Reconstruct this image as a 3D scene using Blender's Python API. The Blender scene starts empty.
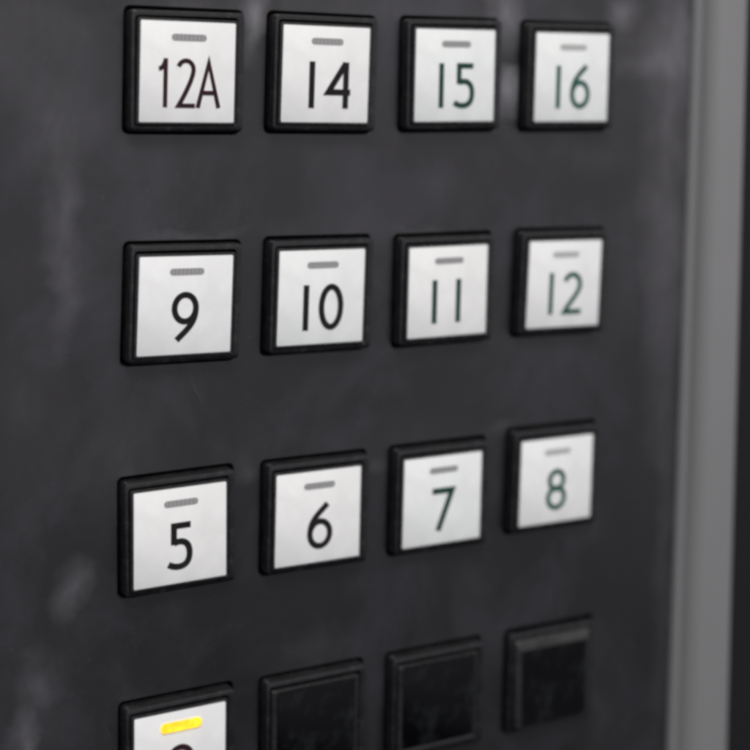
import bpy, bmesh, math, random
from mathutils import Matrix, Vector
random.seed(7)
scene = bpy.context.scene
C = scene.collection
MM = 0.001
H = 3.8                      # buttons' faces stand this far (mm) in front of the panel
PX, PY = 34.119, 52.087      # pitch of the button grid, mm

# mm coordinates: x right, y up, z out of the panel  ->  world: X right, -Y out, Z up
def W(x, y, z): return Vector((x * MM, -z * MM, y * MM))

# ------------------------------------------------------------------ materials
def mat(name):
    m = bpy.data.materials.new(name); m.use_nodes = True
    nt = m.node_tree
    return m, nt, nt.nodes['Principled BSDF']
def node(nt, t, **kw):
    n = nt.nodes.new(t)
    for k, v in kw.items():
        if k in n.inputs: n.inputs[k].default_value = v
        else: setattr(n, k, v)
    return n
def noise(nt, scale, detail=4, rough=.55, vec=None, dist=0.0, stretch=None):
    n = node(nt, 'ShaderNodeTexNoise')
    n.inputs['Scale'].default_value = scale; n.inputs['Detail'].default_value = detail
    n.inputs['Roughness'].default_value = rough; n.inputs['Distortion'].default_value = dist
    tc = node(nt, 'ShaderNodeTexCoord')
    src = tc.outputs['Object']
    if stretch:
        mp = node(nt, 'ShaderNodeMapping'); mp.inputs['Scale'].default_value = stretch
        nt.links.new(src, mp.inputs['Vector']); src = mp.outputs['Vector']
    nt.links.new(src, n.inputs['Vector'])
    return n.outputs['Fac']
def ramp(nt, fac, a, b, lo, hi):
    r = node(nt, 'ShaderNodeMapRange')
    r.inputs['From Min'].default_value = a; r.inputs['From Max'].default_value = b
    r.inputs['To Min'].default_value = lo; r.inputs['To Max'].default_value = hi
    nt.links.new(fac, r.inputs['Value']); return r.outputs['Result']
def mathn(nt, op, a, b):
    n = node(nt, 'ShaderNodeMath'); n.operation = op
    for i, v in enumerate((a, b)):
        if isinstance(v, (int, float)): n.inputs[i].default_value = v
        else: nt.links.new(v, n.inputs[i])
    return n.outputs[0]
def mixc(nt, fac, c1, c2):
    n = node(nt, 'ShaderNodeMix'); n.data_type = 'RGBA'
    if isinstance(fac, (int, float)): n.inputs[0].default_value = fac
    else: nt.links.new(fac, n.inputs[0])
    for i, c in ((6, c1), (7, c2)):
        if isinstance(c, tuple): n.inputs[i].default_value = (*c, 1)
        else: nt.links.new(c, n.inputs[i])
    return n.outputs[2]
def bump(nt, bs, h, strength, dist):
    b = node(nt, 'ShaderNodeBump'); b.inputs['Strength'].default_value = strength
    b.inputs['Distance'].default_value = dist
    nt.links.new(h, b.inputs['Height']); nt.links.new(b.outputs['Normal'], bs.inputs['Normal'])

# dark satin panel with wiped dust, finger smears, faint scratches and the frame's reflection painted in
m_panel, nt, bs = mat('panel_dark')
base = mixc(nt, ramp(nt, noise(nt, 22, 5), .35, .7, 0, 1), (.0040, .0038, .0050), (.0078, .0073, .0092))
# stains and painted frame reflection: x, y, half width, half height (mm), strength
STAINS_AND_REFL = [(-27, -35, 4, 24, .040), (-24, -46, 6, 7, .022), (-24.5, -115, 4, 7, .058), (-31, -134, 4.5, 6, .034),
          (-27, -12, 9, 9, .022), (-36, 6, 16, 12, .022), (17, 12, 4, 9, .11), (84, 15, 5, 9, .10), (87, -4.5, 8, 4.5, .14), (121, 18, 6, 4, .10),
          (86, -3, 8, 3.6, .055), (120, 11, 22, 5, .026), (127, 3, 17, 4, .046), (17, -86, 9, 6, .010),
          (55, -90, 26, 7, .010), (-14, -85, 16, 12, .016), (130, -45, 12, 20, .010), (-34, -75, 9, 34, .016), (-30, -140, 16, 26, .012),
          (1, 13.5, 16, 3, .026), (48, 15, 40, 5, .016), (40, -37, 30, 5, .010), (-35, -150, 3, 9, .06), (3, -36.5, 12, 1.4, .026), (36, -140, 14, 5, .008),
          (112, -170, 12, 5, .008), (139, -10, 9, 75, .060), (138, 8, 12, 9, .03), (142, -120, 4.5, 60, .022), (118, -22, 12, 4, .008), (68, -37.5, 12, 1.2, .02),  # tall bands beside the frame paint its reflection into the panel colour
          (34, -38, 10, 1.2, .016), (-12, -96, 3, 7, .02), (16, -91, 3, 4, .02), (50, -94, 4, 3, .02), (85, -89, 5, 2, .024), (66, -27, 10, 5, .012)]
total = None
tc = node(nt, 'ShaderNodeTexCoord')
wob = node(nt, 'ShaderNodeTexNoise'); wob.inputs['Scale'].default_value = 90; wob.inputs['Detail'].default_value = 3
nt.links.new(tc.outputs['Object'], wob.inputs['Vector'])
wo = node(nt, 'ShaderNodeVectorMath', operation='MULTIPLY_ADD')
nt.links.new(wob.outputs['Color'], wo.inputs[0]); wo.inputs[1].default_value = (.012,) * 3
nt.links.new(tc.outputs['Object'], wo.inputs[2])
for (x, y, rx, ry, s) in STAINS_AND_REFL:
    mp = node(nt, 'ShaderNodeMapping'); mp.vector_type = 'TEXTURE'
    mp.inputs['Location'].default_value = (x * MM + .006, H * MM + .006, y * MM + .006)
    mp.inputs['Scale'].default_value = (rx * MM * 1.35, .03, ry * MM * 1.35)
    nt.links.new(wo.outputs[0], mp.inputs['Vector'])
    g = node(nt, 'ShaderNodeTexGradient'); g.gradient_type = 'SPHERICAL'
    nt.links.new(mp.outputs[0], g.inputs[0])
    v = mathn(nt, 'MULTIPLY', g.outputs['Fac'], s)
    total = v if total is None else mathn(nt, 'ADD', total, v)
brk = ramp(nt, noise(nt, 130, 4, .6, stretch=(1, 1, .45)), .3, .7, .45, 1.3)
dust_and_refl = mathn(nt, 'MULTIPLY', total, brk)
col = mixc(nt, mathn(nt, 'MULTIPLY', dust_and_refl, 1.0), base, (1.0, .98, 1.06))
# broad cloudy wiping marks and fine scratches
cloud = ramp(nt, noise(nt, 34, 6, .66, dist=.5, stretch=(1, 1, .8)), .47, .78, 0, .024)
col = mixc(nt, cloud, col, (.85, .84, 1.0))
def scratches(nt, ang, sc, lo, amt):
    tcx = node(nt, 'ShaderNodeTexCoord'); mp1 = node(nt, 'ShaderNodeMapping'); mp1.inputs['Rotation'].default_value = (0, ang, 0)
    nt.links.new(tcx.outputs['Object'], mp1.inputs['Vector'])
    mp2 = node(nt, 'ShaderNodeMapping'); mp2.inputs['Scale'].default_value = (1, 1, .035)
    nt.links.new(mp1.outputs[0], mp2.inputs['Vector'])
    n = node(nt, 'ShaderNodeTexNoise'); n.inputs['Scale'].default_value = sc; n.inputs['Detail'].default_value = 2
    nt.links.new(mp2.outputs[0], n.inputs['Vector'])
    return ramp(nt, n.outputs['Fac'], lo, lo + .05, 0, amt)
col = mixc(nt, scratches(nt, .5, 1500, .74, .016), col, (.8, .8, .85))
col = mixc(nt, scratches(nt, -.9, 1300, .75, .015), col, (.8, .8, .85))
# sparse specks
vo = node(nt, 'ShaderNodeTexVoronoi'); vo.inputs['Scale'].default_value = 160
nt.links.new(tc.outputs['Object'], vo.inputs['Vector'])
sp = ramp(nt, vo.outputs['Distance'], .03, .07, .03, 0)
col = mixc(nt, sp, col, (.45, .45, .47))
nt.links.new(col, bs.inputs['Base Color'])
r = ramp(nt, noise(nt, 45, 6, .6, stretch=(1, 1, .5)), .3, .75, .24, .42)
nt.links.new(r, bs.inputs['Roughness'])
bs.inputs['Specular IOR Level'].default_value = .85
bump(nt, bs, noise(nt, 1600, 3, .6), .12, .0002)

def plastic(name, c, rough, spec=.5, wear=.0):
    m, nt, bs = mat(name)
    f = ramp(nt, noise(nt, 260, 4), .4, .75, 0, 1)
    nt.links.new(mixc(nt, f, c, tuple(min(1, v * 1.25 + wear) for v in c)), bs.inputs['Base Color'])
    nt.links.new(ramp(nt, noise(nt, 350, 4), .3, .7, rough * .85, rough * 1.25), bs.inputs['Roughness'])
    bs.inputs['Specular IOR Level'].default_value = spec
    return m
m_bezel = plastic('bezel_black', (.006, .006, .007), .24, .5, .006)
m_cap = plastic('cap_black', (.010, .010, .011), .26, .5, .006)
m_dusty = plastic('cap_dusty', (.018, .018, .018), .5, .5, .03)
for mm in (m_bezel, m_cap):
    n2 = mm.node_tree; b2 = n2.nodes['Principled BSDF']
    sc_ = ramp(n2, noise(n2, 420, 5, .7), .56, .70, 0, .5)
    old = b2.inputs['Base Color'].links[0].from_socket
    n2.links.new(mixc(n2, sc_, old, (.045, .045, .047)), b2.inputs['Base Color'])
    bump(n2, b2, noise(n2, 160, 4, .6), .5, .0006)
# dull black blank cap, smeared by fingers
m_blank, nt, bs = mat('blank_black')
sm = ramp(nt, noise(nt, 170, 5, .6, dist=.2), .50, .80, 0, 1)
nt.links.new(mixc(nt, sm, (.0015, .0015, .002), (.013, .016, .017)), bs.inputs['Base Color'])
nt.links.new(ramp(nt, sm, 0, 1, .2, .42), bs.inputs['Roughness'])
bs.inputs['Specular IOR Level'].default_value = .2
# white printed faces
def white(name, c):
    m, nt, bs = mat(name)
    f = ramp(nt, noise(nt, 95, 6, .62, dist=.5), .38, .62, 0, 1)
    nt.links.new(mixc(nt, f, tuple(v * .915 for v in c), c), bs.inputs['Base Color'])
    bs.inputs['Roughness'].default_value = .42
    bs.inputs['Specular IOR Level'].default_value = .35
    return m
WH = [white('face_white_a', (.80, .805, .80)), white('face_white_b', (.775, .80, .79)), white('face_white_c', (.785, .79, .79))]
def ink(name, c):
    m, nt, bs = mat(name)
    nt.links.new(mixc(nt, ramp(nt, noise(nt, 700, 3), .4, .7, 0, 1), c, tuple(v * 1.3 + .004 for v in c)), bs.inputs['Base Color'])
    bs.inputs['Roughness'].default_value = .6
    bs.inputs['Specular IOR Level'].default_value = .15
    return m
INK = {'k': ink('ink_black', (.010, .009, .010)), 'm': ink('ink_maroon', (.026, .009, .013)), 'g': ink('ink_green', (.009, .040, .032)), 'p': ink('ink_green_faded', (.024, .080, .065))}
m_ind, nt, bs = mat('indicator_grey')
nt.links.new(mixc(nt, ramp(nt, noise(nt, 600, 3), .4, .65, 0, 1), (.20, .20, .20), (.30, .30, .30)), bs.inputs['Base Color'])
bs.inputs['Roughness'].default_value = .45
wv = node(nt, 'ShaderNodeTexWave'); wv.inputs['Scale'].default_value = 330; wv.inputs['Distortion'].default_value = 1.5; wv.bands_direction = 'X'
tc = node(nt, 'ShaderNodeTexCoord'); nt.links.new(tc.outputs['Object'], wv.inputs['Vector'])
nt.links.new(mixc(nt, wv.outputs['Fac'], (.25, .25, .25), (.32, .32, .32)), bs.inputs['Base Color'])
m_ind_pale = m_ind.copy(); m_ind_pale.name = 'indicator_pale'
for n in m_ind_pale.node_tree.nodes:
    if n.type == 'MIX' and n.outputs[2].is_linked: n.inputs[6].default_value = (.36, .36, .36, 1); n.inputs[7].default_value = (.50, .50, .50, 1)
m_lit, nt, bs = mat('indicator_lit')
bs.inputs['Base Color'].default_value = (.12, .06, .01, 1)
nt.links.new(mixc(nt, ramp(nt, noise(nt, 500, 2), .35, .65, 0, 1), (1, .50, .012), (1, .76, .03)), bs.inputs['Emission Color'])
bs.inputs['Emission Strength'].default_value = 1.3
# brushed metal frame
def metal(name, c, rough, metallic):
    m, nt, bs = mat(name)
    f = ramp(nt, noise(nt, 300, 4, .6, stretch=(1, 1, .02)), .3, .7, 0, 1)
    f2 = ramp(nt, noise(nt, 30, 4, .6), .35, .7, 0, 1)
    a = mixc(nt, f, tuple(v * .92 for v in c), c)
    nt.links.new(mixc(nt, mathn(nt, 'MULTIPLY', f2, .5), a, tuple(v * .88 for v in c)), bs.inputs['Base Color'])
    bs.inputs['Metallic'].default_value = metallic
    nt.links.new(ramp(nt, f2, 0, 1, rough, rough * 1.2), bs.inputs['Roughness'])
    return m
m_frame = metal('frame_metal', (.255, .255, .258), .42, .35)
m_seal = metal('seal_grey', (.20, .20, .205), .5, .2)
m_void = plastic('void_black', (.006, .006, .007), .6, .3)

# ------------------------------------------------------------------ mesh helpers
def link(name, bm, m, parent=None, smooth=True):
    bmesh.ops.recalc_face_normals(bm, faces=bm.faces[:])
    me = bpy.data.meshes.new(name); bm.to_mesh(me); bm.free()
    me.materials.append(m)
    if smooth:
        for p in me.polygons: p.use_smooth = True
        try: me.set_sharp_from_angle(angle=math.radians(28))
        except Exception: pass
    o = bpy.data.objects.new(name, me); C.objects.link(o)
    if parent: o.parent = parent
    return o
def rsq(h, r, n=5, hy=None):
    hy = hy or h
    out = []
    for cx, cy, a0 in ((h - r, hy - r, 0), (-h + r, hy - r, 90), (-h + r, -hy + r, 180), (h - r, -hy + r, 270)):
        for i in range(n + 1):
            a = math.radians(a0 + 90 * i / n)
            out.append((cx + r * math.cos(a), cy + r * math.sin(a)))
    return out
def stack(profile, cap0=False, cap1=False, n=5):
    """rounded-square rings (half size, corner radius, z) joined into a shell"""
    bm = bmesh.new(); rings = []
    for pr in profile:
        h, r, z = pr[:3]; ox, oy = (pr[3], pr[4]) if len(pr) > 3 else (0, 0)
        rings.append([bm.verts.new(W(x + ox, y + oy, z)) for x, y in rsq(h, r, n)])
    for a, b in zip(rings, rings[1:]):
        for i in range(len(a)):
            j = (i + 1) % len(a); bm.faces.new((a[i], a[j], b[j], b[i]))
    if cap0: bm.faces.new(rings[0])
    if cap1: bm.faces.new(rings[-1])
    return bm
def slab(pts, z0, z1, bev=0):
    bm = bmesh.new()
    cx = sum(p[0] for p in pts) / len(pts); cy = sum(p[1] for p in pts) / len(pts)
    a = [bm.verts.new(W(x, y, z0)) for x, y in pts]; b = [bm.verts.new(W(x, y, z1)) for x, y in pts]
    for i in range(len(a)):
        j = (i + 1) % len(a); bm.faces.new((a[i], a[j], b[j], b[i]))
    bm.faces.new(a); bm.faces.new(b)
    return bm

# ------------------------------------------------------------------ numerals (drawn as strokes)
def arc(cx, cy, rx, ry, a0, a1, n=22):
    return [(cx + rx * math.cos(math.radians(a0 + (a1 - a0) * i / n)), cy + ry * math.sin(math.radians(a0 + (a1 - a0) * i / n))) for i in range(n + 1)]
def bez(p0, p1, p2, p3, n=16):
    out = []
    for i in range(n + 1):
        t = i / n; u = 1 - t
        out.append(tuple(u**3 * a + 3 * u * u * t * b + 3 * u * t * t * c + t**3 * d for a, b, c, d in zip(p0, p1, p2, p3)))
    return out
HG = 10.7   # numeral height, mm
def glyph(ch, w, t):
    """centre-line strokes in a box w x HG (outer size), stroke thickness t"""
    k = t / 2; L, R_, B, T = k, w - k, k, HG - k
    if ch == '1': return [[(w / 2, 0), (w / 2, HG)]]
    if ch == 'f': return [[(w - k, 0), (w - k, HG)], bez((0.1, HG - 2.3), (.9, HG - 2.2), (w - k - .35, HG - 1.6), (w - k, HG - .25))]
    cx = w / 2
    if ch == '0': return [arc(cx, HG / 2, cx - k, HG / 2 - k, 90, 450, 44)]
    if ch == '2':
        rx = cx - k; ry = min(rx * 1.12, 2.9); cy = T - ry
        top = arc(cx - .05, cy, rx, ry, 160, -12, 24)
        return [top + bez(top[-1], (top[-1][0] - .25, cy - 2.2), (L + 1.6, B + 2.4), (L + .15, B))[1:] + [(w, B)]]
    if ch == '3':
        rx = cx - k
        return [arc(cx - .2, T - 2.3, rx - .3, 2.3, 150, -90, 24) + arc(cx - .2, B + 2.75, rx, 2.75, 90, -145, 26)[1:]]
    if ch == '4': return [[(w * .80, 0), (w * .80, HG)], [(w * .80 - .1, HG - .2), (.35, 3.75), (w, 3.75)]]
    if ch == '5':
        xl = L + .75
        bowl = bez((xl, 6.05), (xl + 1.1, 6.75), (R_, 6.75), (R_, 3.55), 14) + bez((R_, 3.55), (R_, 1.2), (R_ - 1.3, k), (R_ - 2.7, k), 10)[1:] + bez((R_ - 2.7, k), (L + 1.0, k), (L + .4, k + .2), (.05, k + .75), 6)[1:]
        return [[(w - .35, T), (xl, T), (xl, 5.75)], bowl]
    if ch in '69':
        rx, ry = cx - k, 3.0
        cy = B + ry
        s = [arc(cx, cy, rx, ry, 0, 360, 40), bez((L, cy), (L, cy + 3.3), (cx - .9, HG - 2.6), (w * .80, HG + .02))]
        if ch == '9': s = [[(w - x, HG - y) for x, y in q] for q in s]
        return s
    if ch == '7': return [[(0, T), (w - .45, T), (w * .30, 0)]]
    if ch == '8': return [arc(cx, T - 2.35, cx - k - .35, 2.35, 90, 450, 36), arc(cx, B + 2.62, cx - k, 2.62, 90, 450, 40)]
    if ch == 'A': return [[(k * .6, 0), (cx, HG - .75), (w - k * .6, 0)], [(w * .22, 3.3), (w * .78, 3.3)]]
def stroke(bm, pts, t, z0, z1):
    closed = len(pts) > 4 and (Vector(pts[0]) - Vector(pts[-1])).length < 1e-4
    P = [Vector(p) for p in (pts[:-1] if closed else pts)]; n = len(P); Ls, Rs = [], []
    for i, p in enumerate(P):
        a = P[(i - 1) % n] if (closed or i > 0) else None; b = P[(i + 1) % n] if (closed or i < n - 1) else None
        d1 = (p - a).normalized() if a is not None else None; d2 = (b - p).normalized() if b is not None else None
        if d1 is None: d1 = d2
        if d2 is None: d2 = d1
        n1 = Vector((-d1.y, d1.x)); n2 = Vector((-d2.y, d2.x)); m = n1 + n2
        m = n1 if m.length < .3 else m.normalized()
        s = min(t / 2 / max(.3, m.dot(n1)), t * 1.6)
        Ls.append(p + m * s); Rs.append(p - m * s)
    v = [[bm.verts.new(W(q.x, q.y, z)) for q in side] for z in (z0, z1) for side in (Ls, Rs)]
    L0, R0, L1, R1 = v
    for i in range(n if closed else n - 1):
        j = (i + 1) % n
        bm.faces.new((L1[i], L1[j], R1[j], R1[i])); bm.faces.new((L0[i], L0[j], L1[j], L1[i])); bm.faces.new((R0[i], R0[j], R1[j], R1[i]))
    if not closed:
        bm.faces.new((L0[0], L1[0], R1[0], R0[0])); bm.faces.new((L0[-1], L1[-1], R1[-1], R0[-1]))
def numeral(spec, t, z):
    bm = bmesh.new(); q = 0
    for ch, x0, w, y0 in spec:
        for s in glyph(ch, w, t):
            stroke(bm, [(x + x0, y + y0) for x, y in s], t * 1.2, z, z + .06 + .012 * q); q += 1
    return bm

# ------------------------------------------------------------------ the buttons
B0 = -7.75
# text: (numeral strokes, stroke thickness, ink, [dx, dy, rot], face material, label)
BUT = {
 (0,0): ([('f',-6.9,2.1,B0),('2',-2.7,4.4,B0),('A',2.1,5.4,B0)], .84, 'm', (.15,-.06,-.55), 0, 'white square floor button marked 12A in narrow lettering, top left of the lift panel'),
 (1,0): ([('1',-4.2,1.2,B0),('4',.3,6.0,B0)], 1.2, 'k', (-.3,-.13,-.7), 0, 'white square floor button marked 14 with a grey indicator bar, on the black lift panel'),
 (2,0): ([('1',-4.5,1.2,B0),('5',-.3,5.6,B0)], 1.1, 'g', (.16,.07,.3), 1, 'white square floor button marked 15, between the 14 and 16 buttons on the lift panel'),
 (3,0): ([('1',-4.8,1.2,B0),('6',-.5,5.9,B0)], 1.1, 'p', (.23,.03,.2), 1, 'white square floor button marked 16, in the top row nearest the grey metal frame'),
 (0,1): ([('9',-3.2,6.2,B0)], 1.15, 'k', (.24,.31,-1.2), 2, 'white square floor button marked 9 in dark lettering, directly below the 12A button'),
 (1,1): ([('1',-4.6,1.2,B0),('0',-.6,6.2,B0)], 1.2, 'k', (-.28,.26,-.8), 1, 'white square floor button marked 10, directly below the 14 button'),
 (2,1): ([('1',-4.4,1.2,B0),('1',2.3,1.2,B0)], 1.15, 'g', (-.14,-.28,.1), 0, 'white square floor button marked 11 with two plain strokes, directly below the 15 button'),
 (3,1): ([('1',-4.6,1.2,B0),('2',-.4,5.8,B0)], 1.1, 'p', (.12,-.28,-1.0), 2, 'slightly blurred white square floor button marked 12, directly below the 16 button'),
 (0,2): ([('5',-3.0,5.7,B0)], 1.2, 'k', (-.27,-.12,.7), 0, 'white square floor button marked 5, directly above the button with the lit yellow bar'),
 (1,2): ([('6',-2.8,6.4,B0)], 1.2, 'k', (.1,-.18,-.1), 0, 'white square floor button marked 6 in black, between the 5 and 7 buttons'),
 (2,2): ([('7',-3.0,6.1,B0)], 1.25, 'g', (.01,-.25,0), 1, 'white square floor button marked 7 in dark green, directly below the 11 button'),
 (3,2): ([('8',-3.0,6.1,B0)], 1.15, 'p', (-.17,.72,-.2), 2, 'slightly blurred white square floor button marked 8, directly below the 12 button'),
 (0,3): ([('2',-3.2,6.5,B0)], 1.2, 'm', (.31,-.22,.4), 2, 'white floor button with its yellow indicator bar lit, cut off at the bottom left'),
 (1,3): (None, 0, 'k', (.7,-.5,.4), 0, 'blank black square button with no number, just right of the lit yellow indicator button'),
 (2,3): (None, 0, 'k', (.6,-.5,.3), 0, 'blank black square button with no number, middle one of the three unmarked buttons'),
 (3,3): (None, 0, 'k', (1.3,-.5,0), 0, 'blank black square button with no number, nearest the grey metal frame'),
}
HOLES = {}
PROF_BEZEL = [(13.2, 1.1, -9, .42, 0), (13.2, 1.1, -1.05, .42, 0), (13.08, 1.05, -.78, .42, 0), (12.8, .95, -.62, .42, 0), (12.05, .8, -.6), (11.93, .75, -.7), (11.88, .7, -.9), (11.88, .7, -4.5)]
# one of each mesh; copies share it
bz = stack(PROF_BEZEL); bezel_proto = link('bezel', bz, m_bezel)
cp = stack([(11.68, .6, -4.6), (11.68, .6, -.32), (11.60, .55, -.14), (11.42, .5, -.06), (11.22, .4, -.06), (11.14, .35, -.14), (11.14, .35, -.3)], True, True)
cap_proto = link('cap', cp, m_cap)
cbk = stack([(11.6, .7, -4.6), (11.6, .7, -.75), (11.35, .6, -.25), (11.2, .55, -.15), (10.7, .5, -.15), (10.3, .45, -.3), (10.3, .45, -.8)], True, True)
capb_proto = link('cap', cbk, m_cap)
fc = stack([(11.02, .35, -.28), (11.02, .35, -.05), (10.93, .3, 0)], False, True)
face_me = link('face', fc, WH[0])
fb = stack([(10.25, .45, -.78), (10.25, .45, -.34), (10.1, .4, -.28)], False, True)
faceb_me = link('face', fb, m_blank)
ind = slab(rsq(4.05, .75, 6, .78), .0 - .1, .035)
ind_proto = link('indicator', ind, m_ind)
cb3 = stack([(11.68, .6, -4.6), (11.68, .6, -.9), (11.55, .6, -.7), (11.35, .6, -.5), (10.35, .5, -.1, 0, -1.1), (10.15, .45, -.12, 0, -1.15), (10.05, .4, -.3, 0, -1.15)], True, True)
capc_proto = link('cap', cb3, m_cap)
capc_proto.data.materials.append(m_dusty)
for p in capc_proto.data.polygons:
    if p.center.z > .0095 and p.normal.z > .05 and p.normal.y < -.2: p.material_index = 1
fb3 = stack([(10.0, .4, -.5, 0, -1.15), (10.0, .4, -.2, 0, -1.15), (9.9, .4, -.12, 0, -1.15)], False, True)
facec_me = link('face', fb3, m_blank)
protos = {'capc': capc_proto, 'facec': facec_me, 'bezel': bezel_proto, 'cap': cap_proto, 'capb': capb_proto, 'face': face_me, 'faceb': faceb_me, 'ind': ind_proto}
for o in protos.values(): C.objects.unlink(o)
used = {}
def put(key, name, parent, material=None):
    src = protos[key]
    o = src.copy()
    o.name = name; C.objects.link(o); o.parent = parent
    if material:
        o.material_slots[0].link = 'OBJECT'; o.material_slots[0].material = material
    return o

for (i, j), (txt, t, ik, (dx, dy, rot), wm, label) in BUT.items():
    e = bpy.data.objects.new('floor_button' if txt else 'blank_button', None); C.objects.link(e)
    e.empty_display_size = .01
    cx, cy = i * PX + dx, -j * PY + dy
    e.location = W(cx, cy, 0); e.rotation_euler = (0, -math.radians(rot), 0)
    e['label'] = label; e['category'] = 'button'
    e['group'] = 'numbered floor buttons on the lift panel' if txt else 'blank black buttons in the bottom row'
    HOLES[(i, j)] = (cx + .4, cy + .12, rot)
    bz = put('bezel', 'bezel', e); bz.location = W(random.uniform(-.12, .12), .22 + random.uniform(-.08, .08), random.uniform(-.1, .05)); bz.location += W(0, -.3, -1.2) if (i, j) == (3, 3) else W(0, 0, 0); bz.rotation_euler = (0, math.radians(random.uniform(-.6, .6)), 0)
    if txt:
        cap = put('cap', 'cap', e)
        put('face', 'face', cap, WH[wm])
        lit = (i, j) == (0, 3)
        k = put('ind', 'indicator', cap, m_lit if lit else (m_ind_pale if i == 3 else None)); k.location = W(.1, 7.55, 0)
        if lit: k['label'] = 'lit yellow indicator bar'; k.scale = (1.22, 9, 1.45)
        link('numeral', numeral(txt, t, .0), INK[ik], cap, smooth=False)
    else:
        cap = put('capc' if i == 3 else 'capb', 'cap', e)
        put('facec' if i == 3 else 'faceb', 'face', cap)
        if i == 3:
            cap.rotation_euler = (math.radians(-2.2), 0, 0); cap.location = W(0, 0, .25)

# ------------------------------------------------------------------ the panel: a plate with a bevelled rounded hole under every button
bm = bmesh.new()
X0, X1, Y0, Y1 = -150, 144.9, -270, 120
xs = [X0] + [(i + .5) * PX for i in range(3)] + [X1]
ys = [Y1] + [-(j + .5) * PY for j in range(3)] + [Y1 * 0 - 3.55 * PY]
N = 5
for (i, j), (cx, cy, rot) in HOLES.items():
    x0, x1, y1, y0 = xs[i], xs[i + 1], ys[j], ys[j + 1]
    ca, sa = math.cos(math.radians(rot)), math.sin(math.radians(rot))
    def ring(h, r, z): return [bm.verts.new(W(cx + x * ca - y * sa, cy + x * sa + y * ca, z)) for x, y in rsq(h, r, N)]
    r0, r1, r2 = ring(14.1, 1.4, -H), ring(13.88, 1.35, -H - .22), ring(13.88, 1.35, -H - 3)
    out = [bm.verts.new(W(x, y, -H)) for x, y in ((x1, y1), (x0, y1), (x0, y0), (x1, y0))]
    M = len(r0)
    for q in range(4):
        for s in range(N): bm.faces.new((out[q], r0[q * (N + 1) + s], r0[q * (N + 1) + s + 1]))
        a = q * (N + 1) + N; b = (a + 1) % M
        bm.faces.new((out[q], r0[a], r0[b], out[(q + 1) % 4]))
    for A, B in ((r0, r1), (r1, r2)):
        for s in range(M): bm.faces.new((A[s], A[(s + 1) % M], B[(s + 1) % M], B[s]))
lo = ys[-1]
bm.faces.new([bm.verts.new(W(x, y, -H)) for x, y in ((X0, lo), (X1, lo), (X1, Y0), (X0, Y0))])
bmesh.ops.remove_doubles(bm, verts=bm.verts[:], dist=1e-7)
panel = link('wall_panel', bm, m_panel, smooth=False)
panel['kind'] = 'structure'
back = link('wall', slab([(-160, -280), (400, -280), (400, 130), (-160, 130)], -46, -40), m_void, smooth=False)
back['kind'] = 'structure'

# ------------------------------------------------------------------ metal frame at the right
fr = bpy.data.objects.new('metal_frame', None); C.objects.link(fr); fr.location = W(150, -100, -H)
fr['label'] = 'plain grey metal upright frame along the right edge of the black lift panel'; fr['category'] = 'frame'
def prism(sec_top, sec_bot, ytop, ybot):
    bm = bmesh.new()
    a = [bm.verts.new(W(x - 150, ytop + 100, z + H)) for x, z in sec_top]; b = [bm.verts.new(W(x - 150, ybot + 100, z + H)) for x, z in sec_bot]
    for i in range(len(a)):
        j = (i + 1) % len(a); bm.faces.new((a[i], a[j], b[j], b[i]))
    bm.faces.new(a); bm.faces.new(b)
    return bm
def sec(xl, xr, zt):
    s = [(xl, -12), (xl, -H + .2)]
    for q in range(1, 7):
        a = math.radians(180 - 90 * q / 6); s.append((xl + 4.5 + 4.5 * math.cos(a), -H + .2 + (zt + H - .2) * math.sin(a)))
    for q in range(0, 6):
        a = math.radians(90 - 90 * q / 5); s.append((xr - 1 + 1 * math.cos(a), zt - 1 + 1 * math.sin(a)))
    s.append((xr, -12)); return s
def lerp(y, a, b): return a + (15 - y) / 205 * (b - a)
YT, YB = 110, -262
link('upright', prism(sec(lerp(YT, 144.7, 147.0), lerp(YT, 155.7, 160.9), 4), sec(lerp(YB, 144.7, 147.0), lerp(YB, 155.7, 160.9), 4), YT, YB), m_frame, fr)
def ssec(x):
    return [(x - 1.5, -H - .3)] + [(x - 1.5 + 1.5 * (1 - math.cos(math.radians(90 * q / 6))), -H + .05 + 2.1 * math.sin(math.radians(90 * q / 6))) for q in range(7)] + [(x + .6, -H + 2.15), (x + .6, -H - .3)]
link('edge_trim', prism(ssec(lerp(YT, 144.6, 146.9)), ssec(lerp(YB, 144.6, 146.9)), YT - .5, YB + .5), m_seal, fr)

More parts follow.
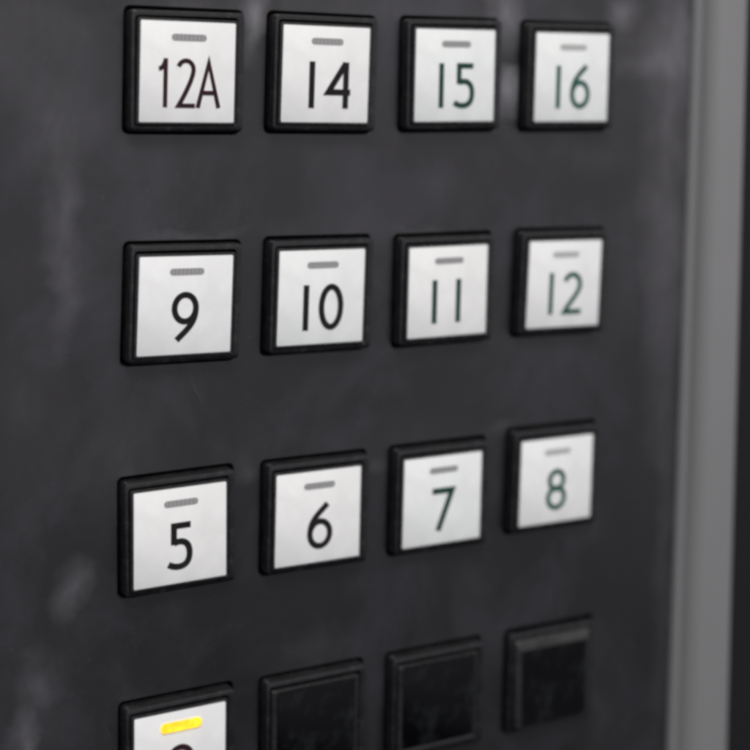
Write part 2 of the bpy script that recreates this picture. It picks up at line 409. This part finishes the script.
# ------------------------------------------------------------------ light
world = bpy.data.worlds.new('World'); scene.world = world; world.use_nodes = True
nt = world.node_tree; bg = nt.nodes['Background']
tc = node(nt, 'ShaderNodeTexCoord'); sx = node(nt, 'ShaderNodeSeparateXYZ')
nt.links.new(tc.outputs['Generated'], sx.inputs[0])
cr = node(nt, 'ShaderNodeValToRGB')
v = ramp(nt, sx.outputs['Z'], -1, 1, 0, 1)
nt.links.new(v, cr.inputs[0])
el = cr.color_ramp.elements
el[0].position = .25; el[0].color = (.02, .02, .024, 1)
el[1].position = .75; el[1].color = (1, .985, .97, 1)
e2 = el.new(.50); e2.color = (.80, .765, .84, 1)
nt.links.new(cr.outputs[0], bg.inputs['Color']); bg.inputs['Strength'].default_value = .78
def area(name, loc, target, sx_, sy_, power, color):
    l = bpy.data.lights.new(name, 'AREA'); l.shape = 'RECTANGLE'; l.size = sx_; l.size_y = sy_; l.energy = power; l.color = color
    o = bpy.data.objects.new(name, l); C.objects.link(o); o.location = loc
    o.rotation_euler = (Vector(target) - Vector(loc)).to_track_quat('-Z', 'Y').to_euler()
    return o
area('ceiling_lamp', (-.35, -1.1, 1.5), (.05, 0, -.05), 1.0, .6, 31, (1, .985, .96))

# ------------------------------------------------------------------ camera (solved from the photograph)
cam = bpy.data.cameras.new('Camera'); co = bpy.data.objects.new('Camera', cam); C.objects.link(co)
R = Matrix(((0.872613, 0.025176, -0.487763), (-0.487712, 0.098382, -0.867443), (0.026148, 0.99483, 0.098128)))
co.matrix_world = Matrix.Translation((-.124856, -.3233247, .0075076)) @ R.to_4x4()
cam.sensor_width = 36; cam.lens = 36 * 1560.876 / 750
cam.shift_x = -(410.828 - 375) / 750; cam.shift_y = (197.389 - 375) / 750
cam.clip_start = .01; cam.clip_end = 10
cam.dof.use_dof = True; cam.dof.focus_distance = .348; cam.dof.aperture_fstop = 7
scene.camera = co
scene.render.engine = 'CYCLES'
scene.cycles.filter_width = 3.7
scene.view_settings.view_transform = 'Standard'; scene.view_settings.look = 'None'
scene.view_settings.exposure = 0; scene.view_settings.gamma = 1
